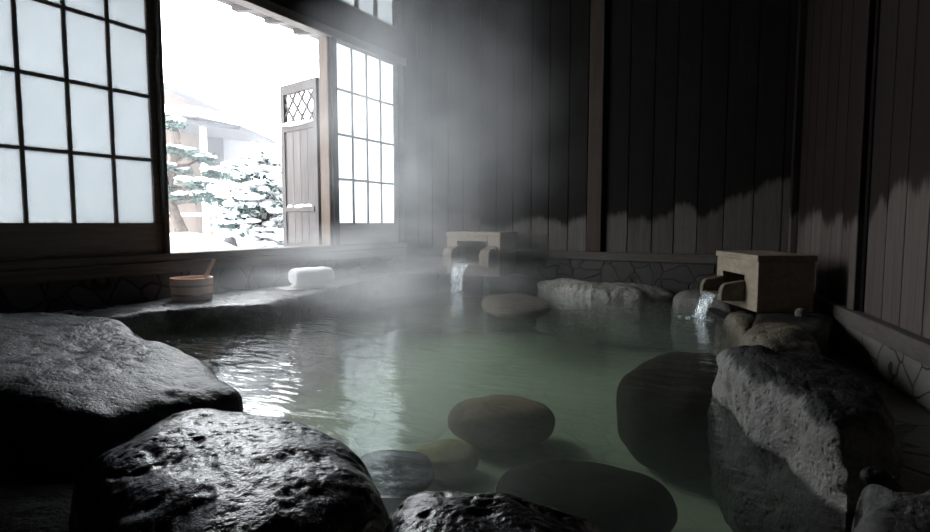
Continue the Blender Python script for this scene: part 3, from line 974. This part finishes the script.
# ------------------------------------------------------------------ garden
mbg = MB()
nx, ny = 40, 40
vs = []
for i in range(nx + 1):
    for j in range(ny + 1):
        x = -0.13 - 13.0 * (i / nx) ** 1.5
        y = -3.0 + 17.0 * j / ny
        z = 0.30 + 0.07 * noise.noise(Vector((x * 0.8, y * 0.8, 3))) * min(1, -x)
        vs.append((x, y, z))
fs = [(i * (ny + 1) + j, i * (ny + 1) + j + 1, (i + 1) * (ny + 1) + j + 1, (i + 1) * (ny + 1) + j) for i in range(nx) for j in range(ny)]
g = mbg.add(vs, fs).build('ground', M['snow'], smooth=True, kind='structure')
sdm = g.modifiers.new('solid', 'SOLIDIFY')
sdm.thickness = 0.25
sdm.offset = -1 if g.data.polygons[0].normal.z > 0 else 1

# garden door swung outwards at the right jamb
hg = atd(327, 150, 5.17)
fe = atd(283, 150, 5.6)
hg = Vector((hg.x, hg.y, 0))
fe = Vector((fe.x, fe.y, 0))
hg.x = min(hg.x, -0.11)
du = (fe - hg).normalized()
dn = Vector((-du.y, du.x, 0))
DW = (fe - hg).length
DT = 1.945
root = empty('door_1', (hg.x, hg.y, 0.34))
root['kind'] = 'structure'
OFF = -Vector((hg.x, hg.y, 0.34))


def dpart(mb_, nm, mm, bev=0.003):
    o_ = mb_.build(nm, M[mm], root, bevel=bev)
    o_.data.transform(Matrix.Translation(OFF))


fm = MB()
fm.obox(hg, du, dn, ZV, (0, -0.02, 0.34), (0.05, 0.02, DT))
fm.obox(hg, du, dn, ZV, (DW - 0.06, -0.02, 0.34), (DW, 0.02, DT))
fm.obox(hg, du, dn, ZV, (0.05, -0.02, DT - 0.09), (DW - 0.06, 0.02, DT))
fm.obox(hg, du, dn, ZV, (0.05, -0.02, 1.50), (DW - 0.06, 0.02, 1.56))
fm.obox(hg, du, dn, ZV, (0.05, -0.02, 0.34), (DW - 0.06, 0.02, 0.42))
fm.obox(hg, du, dn, ZV, (0.05, -0.025, 0.73), (DW - 0.06, 0.03, 0.775))
dpart(fm, 'door_frame', 'gate')
bd = MB()
t = 0.05
while t < DW - 0.07:
    e_ = min(t + 0.115, DW - 0.06)
    bd.obox(hg, du, dn, ZV, (t + 0.002, -0.01, 0.42), (e_ - 0.002, 0.01, 1.50))
    t = e_
dpart(bd, 'door_boards', 'gate', 0)
lt = MB()
x0_, x1_, z0_, z1_ = 0.05, DW - 0.06, 1.56, DT - 0.09
wn = x1_ - x0_
hn = z1_ - z0_
pitch = wn / 3.2
for sgn in (1, -1):
    k = -4
    while k < 8:
        # line z = z0 + sgn*(x - c)*1.15
        c = x0_ + k * pitch
        pts = []
        for s in range(41):
            x = x0_ + wn * s / 40
            z = (z0_ + (x - c) * 1.15) if sgn > 0 else (z1_ - (x - c) * 1.15)
            if z0_ <= z <= z1_: pts.append((x, z))
        if len(pts) > 2:
            lt.tube([hg + du * pts[0][0] + ZV * pts[0][1], hg + du * pts[-1][0] + ZV * pts[-1][1]], 0.012, 6)
        k += 1
dpart(lt, 'lattice', 'gate', 0)
sn = MB()
for (x, z, L) in ((0.28, 1.575, 0.26), (0.16, 0.79, 0.05), (0.27, 0.79, 0.1), (0.47, 0.79, 0.03)):
    sn.blob(hg + du * x + ZV * (z - 0.012) - dn * 0.0, (abs(du.x) * L + 0.02, abs(du.y) * L * 1.0 + 0.02, 0.022), 12, 6, 0.15, x)
dpart(sn, 'ledge_snow', 'snow', 0)

# eave outside the opening with rafter ends
root = empty('eave', (-0.3, 2.5, 2.42))
root['kind'] = 'structure'
ev = MB()
ev.box((-0.62, -0.5, 2.50), (-0.1, 5.6, 2.54))
ev.build('eave_boards', M['gate'], root).data.transform(Matrix.Translation((0.3, -2.5, -2.42)))
ys = [atx(px, 20, -0.2).y for px in (233, 267, 299)]
stp = (ys[2] - ys[0]) / 2
for k in range(-5, 5):
    y = ys[1] + k * stp
    poly = [(-0.1, 2.50), (-0.1, 2.42), (-0.24, 2.375), (-0.3, 2.41), (-0.6, 2.46), (-0.6, 2.50)]
    r_ = MB().prism_axis(poly, Vector((0, 0, 0)), Vector((1, 0, 0)), ZV, Vector((0, 1, 0)), y - 0.035, y + 0.035)
    r_.build('rafter', M['gate'], root).data.transform(Matrix.Translation((0.3, -2.5, -2.42)))
sw = MB()
sw.box((-0.66, -0.5, 2.54), (-0.12, 5.6, 2.66))
sw.build('roof_snow', M['snow'], root, bevel=0.04).data.transform(Matrix.Translation((0.3, -2.5, -2.42)))


# neighbouring house
def hp(px, py, d):
    return atd(px, py, d)


root = empty('garden_house', (0, 0, 0))
DH = 9.0
c0 = hp(120, 230, DH)
root.location = (c0.x, c0.y, 0.3)
tag(root, 'brown timber house with snowy roof beyond the garden', 'house')
HO = -Vector((c0.x, c0.y, 0.3))


def hpart(mb_, nm, mm, bev=0.0, smooth=False):
    o_ = mb_.build(nm, M[mm], root, bevel=bev, smooth=smooth)
    o_.data.transform(Matrix.Translation(HO))
    return o_


def P3(px, py, d, dd=0.0):
    return hp(px, py, d) + hv * dd


def slab(px0, px1, z0, z1, d0, d1):
    """upright block between two pixel columns at depth d0, reaching back to d1"""
    A_, B_ = hp(px0, 223, d0), hp(px1, 223, d0)
    u_ = Vector((B_.x - A_.x, B_.y - A_.y, 0))
    L_ = u_.length
    u_.normalize()
    return MB().obox(Vector((A_.x, A_.y, 0)), u_, hv, ZV, (0, 0, z0), (L_, d1 - d0, z1))


def zat(py, d): return 0.62 + (223 - py) * d / F


hpart(slab(60, 196, 0.2, zat(126, DH), DH, DH + 1.5), 'house_wall', 'house_wood')
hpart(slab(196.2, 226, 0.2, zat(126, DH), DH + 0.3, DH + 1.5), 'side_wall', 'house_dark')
# gable over the wall
d = DH + 0.05
gp = [P3(60, 120, d), P3(60, 40, d), P3(150, 76, d), P3(214, 112, d), P3(214, 120, d)]
gb = MB().add([*gp, *[q + hv * 1.4 for q in gp]], [(4, 3, 2, 1, 0), (5, 6, 7, 8, 9), (0, 1, 6, 5), (1, 2, 7, 6), (2, 3, 8, 7), (3, 4, 9, 8), (4, 0, 5, 9)])
hpart(gb, 'gable', 'house_gable')


def roofstrip(pts, d, th, back, front):
    q0 = [P3(x, y, d - front) for x, y in pts]
    vs, fs = [], []
    for q in q0:
        vs += [q, q + ZV * th, q + hv * (back + front) + ZV * th, q + hv * (back + front)]
    for i in range(len(q0) - 1):
        for k in range(4):
            fs.append((i * 4 + k, i * 4 + (k + 1) % 4, (i + 1) * 4 + (k + 1) % 4, (i + 1) * 4 + k))
    fs.append((0, 3, 2, 1))
    e_ = (len(q0) - 1) * 4
    fs.append((e_, e_ + 1, e_ + 2, e_ + 3))
    return MB().add(vs, fs)


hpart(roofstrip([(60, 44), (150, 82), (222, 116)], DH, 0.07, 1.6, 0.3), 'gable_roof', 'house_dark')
hpart(roofstrip([(60, 40), (150, 76), (222, 111)], DH, 0.12, 1.6, 0.34), 'roof_snow', 'snow', 0.03)
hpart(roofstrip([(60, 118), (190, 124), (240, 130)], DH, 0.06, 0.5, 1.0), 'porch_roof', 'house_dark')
hpart(roofstrip([(60, 108), (190, 114), (244, 126)], DH, 0.12, 0.5, 1.1), 'roof_snow', 'snow', 0.03)
for px in (172, 205):
    hpart(slab(px - 2.2, px + 2.2, 0.2, zat(126, DH - 0.8), DH - 0.8, DH - 0.72), 'porch_post', 'snow' if px > 190 else 'house_wood')
hpart(slab(165, 205, zat(216, DH - .75), zat(213, DH - .75), DH - 0.75, DH - 0.7), 'porch_rail', 'snow')
hpart(slab(165, 196, zat(152, DH - .05), zat(149, DH - .05), DH - 0.1, DH), 'wall_ledge', 'snow')

# bamboo fence right of the house
root = empty('bamboo_fence', tuple(hp(222, 230, 8.4)))
fb = hp(222, 230, 8.4)
tag(root, 'yellowish bamboo fence between the house and the snowy shrub', 'fence')
bb = MB()
A_ = hp(212, 223, 8.4)
B_ = hp(290, 223, 8.4)
for k in range(28):
    q = A_.lerp(B_, k / 27)
    bb.tube([(q.x, q.y, 0.2), (q.x, q.y, zat(196, 8.4) + random.uniform(-.03, .03))], 0.022, 6)
bb.build('canes', M['bamboo'], root).data.transform(Matrix.Translation(-fb))
bs = MB()
for k in range(18):
    q = A_.lerp(B_, k / 17)
    bs.blob((q.x, q.y, zat(196, 8.4) + 0.03), (0.09, 0.09, 0.06), 8, 5, .3, k)
bs.build('fence_snow', M['snow'], root, smooth=True, kind='stuff').data.transform(Matrix.Translation(-fb))


def leaf_cloud(mb_, c, r, n_, s, seed):
    rnd = random.Random(seed)
    for _ in range(n_):
        d_ = Vector((rnd.gauss(0, 1), rnd.gauss(0, 1), rnd.gauss(0, 1))).normalized() * (rnd.random() ** 0.4)
        q = Vector(c) + Vector((d_.x * r[0], d_.y * r[1], d_.z * r[2]))
        a1 = Vector((rnd.gauss(0, 1), rnd.gauss(0, 1), rnd.gauss(0, .6))).normalized() * s * rnd.uniform(.6, 1.3)
        b1 = a1.cross(Vector((rnd.gauss(0, 1), rnd.gauss(0, 1), rnd.gauss(0, 1)))).normalized() * s * 0.35
        mb_.add([q - a1, q + b1, q + a1, q - b1], [(0, 1, 2, 3)])


# snowy pine in front of the house
DP = 6.6
base = hp(186, 236, DP)
root = empty('snowy_pine', (base.x, base.y, 0.3))
tag(root, 'garden pine tree with snow-laden branch pads in front of the house', 'tree')
PO_ = -Vector((base.x, base.y, 0.3))
tk = MB()
tk.tube([hp(186, 240, DP), hp(180, 226, DP), hp(173, 208, DP), hp(168, 190, DP), hp(172, 165, DP), hp(180, 140, DP), hp(172, 118, DP)], [0.07, 0.065, 0.055, 0.05, 0.045, 0.035, 0.02], 8)
pads = [(172, 123, 14, 5), (160, 116, 12, 5), (190, 152, 22, 4), (172, 148, 10, 4), (203, 158, 14, 4), (176, 170, 16, 5), (196, 183, 20, 6), (165, 186, 14, 6), (206, 194, 16, 6), (184, 196, 16, 6), (165, 165, 10, 4), (160, 208, 12, 5), (215, 172, 12, 5), (222, 188, 12, 5), (150, 140, 14, 5), (150, 175, 14, 6)]
fo, so_ = MB(), MB()
for i, (px, py, w_, h_) in enumerate(pads):
    dd = DP + random.uniform(-.35, .35)
    q = hp(px, py, dd)
    k = dd / F
    tk.tube([hp(172 + (px - 172) * .1, py + 8, DP), hp((px + 172) / 2, py + 7, (dd + DP) / 2), q], [0.025, 0.02, 0.01], 5)
    leaf_cloud(fo, q - ZV * h_ * k * 0.4, (w_ * k * 1.0, w_ * k * 1.0, h_ * k * .9), 130, 0.045, i)
    for j in range(6):
        o2 = Vector((random.uniform(-.7, .7) * w_ * k, random.uniform(-.7, .7) * w_ * k, random.uniform(0.1, .6) * h_ * k))
        so_.blob(q + o2, (w_ * k * .42, w_ * k * .42, h_ * k * .5), 8, 5, .35, i * 7 + j, 0.6)
for mb_, nm, mm, sm in ((tk, 'trunk', 'bark', True), (fo, 'foliage', 'foliage', False), (so_, 'branch_snow', 'snow', True)):
    mb_.build(nm, M[mm], root, smooth=sm, fix=False, kind='stuff' if 'snow' in nm else None).data.transform(Matrix.Translation(PO_))


def shrub(name, px, d, wpx, toppy, label, seed, n_=900):
    rnd = random.Random(seed)
    c = hp(px, 223, d)
    k = d / F
    zt = zat(toppy, d)
    r_ = wpx * k
    rt = empty(name, (c.x, c.y, 0.3))
    tag(rt, label, 'shrub', 'snowy garden shrubs')
    O_ = -Vector((c.x, c.y, 0.3))
    f_, s_, t_ = MB(), MB(), MB()
    hz = (zt - 0.25)
    for i in range(9):
        a_ = rnd.uniform(0, 2 * PI)
        t_.tube([(c.x, c.y, 0.25), (c.x + .25 * r_ * math.cos(a_), c.y + .25 * r_ * math.sin(a_), .25 + hz * .45), (c.x + .7 * r_ * math.cos(a_), c.y + .7 * r_ * math.sin(a_), .25 + hz * .75)], [0.03, 0.02, 0.01], 5)
    for i in range(75):
        a_ = rnd.uniform(0, 2 * PI)
        h_ = rnd.uniform(0.05, 1.0)
        rr_ = r_ * math.sqrt(max(0.05, 1 - (max(0, h_ - .35) / .68) ** 2)) * rnd.uniform(0.75, 1.0)
        q = Vector((c.x + rr_ * math.cos(a_), c.y + rr_ * math.sin(a_), .25 + hz * h_))
        leaf_cloud(f_, q, (.16, .16, .12), n_ // 60, 0.045, seed * 100 + i)
        for j in range(7):
            s_.blob(q + Vector((rnd.uniform(-.12, .12), rnd.uniform(-.12, .12), rnd.uniform(-0.06, .1))), (rnd.uniform(.05, .11), rnd.uniform(.05, .11), rnd.uniform(.025, .05)), 7, 5, .4, i * 3 + j, .4)
    for mb_, nm, mm, sm in ((t_, 'stems', 'bark', True), (f_, 'foliage', 'foliage', False), (s_, 'leaf_snow', 'snow', True)):
        mb_.build(nm, M[mm], rt, smooth=sm, fix=False, kind='stuff' if 'snow' in nm else None).data.transform(Matrix.Translation(O_))


shrub('snowy_shrub', 262, 6.3, 36, 160, 'large leafy garden shrub dusted with snow beside the open door', 1, 2400)
shrub('snowy_shrub', 236, 7.2, 20, 172, 'loose snowy shrub half hidden behind the large leafy one', 2, 1200)


def mound(px, d, rx, ry, h, label):
    c = hp(px, 223, d)
    m_ = MB().blob((c.x, c.y, 0.27), (rx, ry, h), 28, 14, .25, px)
    o_ = m_.build('snow_mound', M['snow'], loc=(c.x, c.y, 0.27), smooth=True)
    tag(o_, label, 'snow', 'snow heaps in the garden')


mound(185, 5.0, 0.35, 0.5, 0.26, 'rounded heap of snow just outside the sill, left of the stone')
mound(213, 5.4, 0.35, 0.45, 0.22, 'lower snow heap between the first heap and the grey stone')
c = hp(230, 223, 5.2)
gst = rock('garden_stone', oval((c.x, c.y), 0.07, 0.06), 0.51, 0.22, 'granite', 'upright grey stone standing in the garden snow', 0.7, 0.02, 8, 41, nth=40, nph=30, cat='stone')
o = MB().blob((0.005, 0, 0.285), (0.05, 0.045, 0.035), 12, 8, .2, 2).build('snow_cap', M['snow'], gst, smooth=True)

# ------------------------------------------------------------------ steam
def steam(c, r, dens, nscale, thr, seed, label, aniso=0.35):
    bm = bmesh.new()
    bmesh.ops.create_icosphere(bm, subdivisions=4, radius=1.0)
    me = bpy.data.meshes.new('steam')
    bm.to_mesh(me)
    bm.free()
    me.materials.append(steammat('steam_%d' % seed, dens, nscale, thr, seed, aniso))
    o_ = bpy.data.objects.new('steam', me)
    COL.objects.link(o_)
    o_.location = c
    o_.scale = r
    tag(o_, label, 'steam', 'steam rising from the pool', 'stuff')
    return o_


steam((1.1, 3.95, 1.62), (1.6, 1.1, 1.8), 1.35, 1.7, (0.25, 0.8), 1, 'tall column of white steam rising in the window corner', 0.5)
steam((1.42, 3.0, 0.30), (1.4, 1.6, 0.48), 1.2, 2.2, (0.25, 0.8), 2, 'low drifting steam lying over the far half of the water', 0.5)
bm = bmesh.new()
bmesh.ops.create_cube(bm, size=1.0)
me = bpy.data.meshes.new('mist')
bm.to_mesh(me)
bm.free()
t = NT('garden_mist')
vs_ = t.n('ShaderNodeVolumeScatter', {'Color': (0.97, 0.98, 1.0, 1), 'Density': 0.018, 'Anisotropy': 0.2})
t.t.links.new(vs_.outputs[0], t.out.inputs['Volume'])
me.materials.append(t.m)
o = bpy.data.objects.new('mist', me)
COL.objects.link(o)
o.location = (-5.2, 5.5, 2.2)
o.scale = (9.0, 16.0, 3.9)
tag(o, 'thin white winter mist hanging in the snowy garden outside', 'mist', kind='stuff')

# ------------------------------------------------------------------ light: overcast sky through the windows
wd = bpy.data.worlds.new('sky')
SC.world = wd
wd.use_nodes = True
nt = wd.node_tree
nt.nodes.clear()
bg = nt.nodes.new('ShaderNodeBackground')
bg.inputs[0].default_value = (0.93, 0.97, 1.0, 1)
bg.inputs[1].default_value = 10.0
ow = nt.nodes.new('ShaderNodeOutputWorld')
nt.links.new(bg.outputs[0], ow.inputs[0])
# portals guide the daylight through the glazed wall
for nm, (ya, yb, za, zb) in (('daylight_bay', (Y0, Y1, .42, 2.29)),):
    ld = bpy.data.lights.new(nm, 'AREA')
    ld.shape = 'RECTANGLE'
    ld.size = zb - za
    ld.size_y = yb - ya
    ld.cycles.is_portal = True
    lo = bpy.data.objects.new(nm, ld)
    COL.objects.link(lo)
    lo.location = (-0.13, (ya + yb) / 2, (za + zb) / 2)
    lo.rotation_euler = (0, -PI / 2, 0)

SC.view_settings.view_transform = 'Standard'
SC.view_settings.look = 'None'
SC.view_settings.gamma = 1.0
SC.view_settings.use_curve_mapping = False
SC.view_settings.exposure = 0.4
cy = SC.cycles
cy.max_bounces = 8
cy.diffuse_bounces = 4
cy.glossy_bounces = 4
cy.transmission_bounces = 4
cy.transparent_max_bounces = 16
cy.volume_bounces = 1
cy.sample_clamp_indirect = 6.0
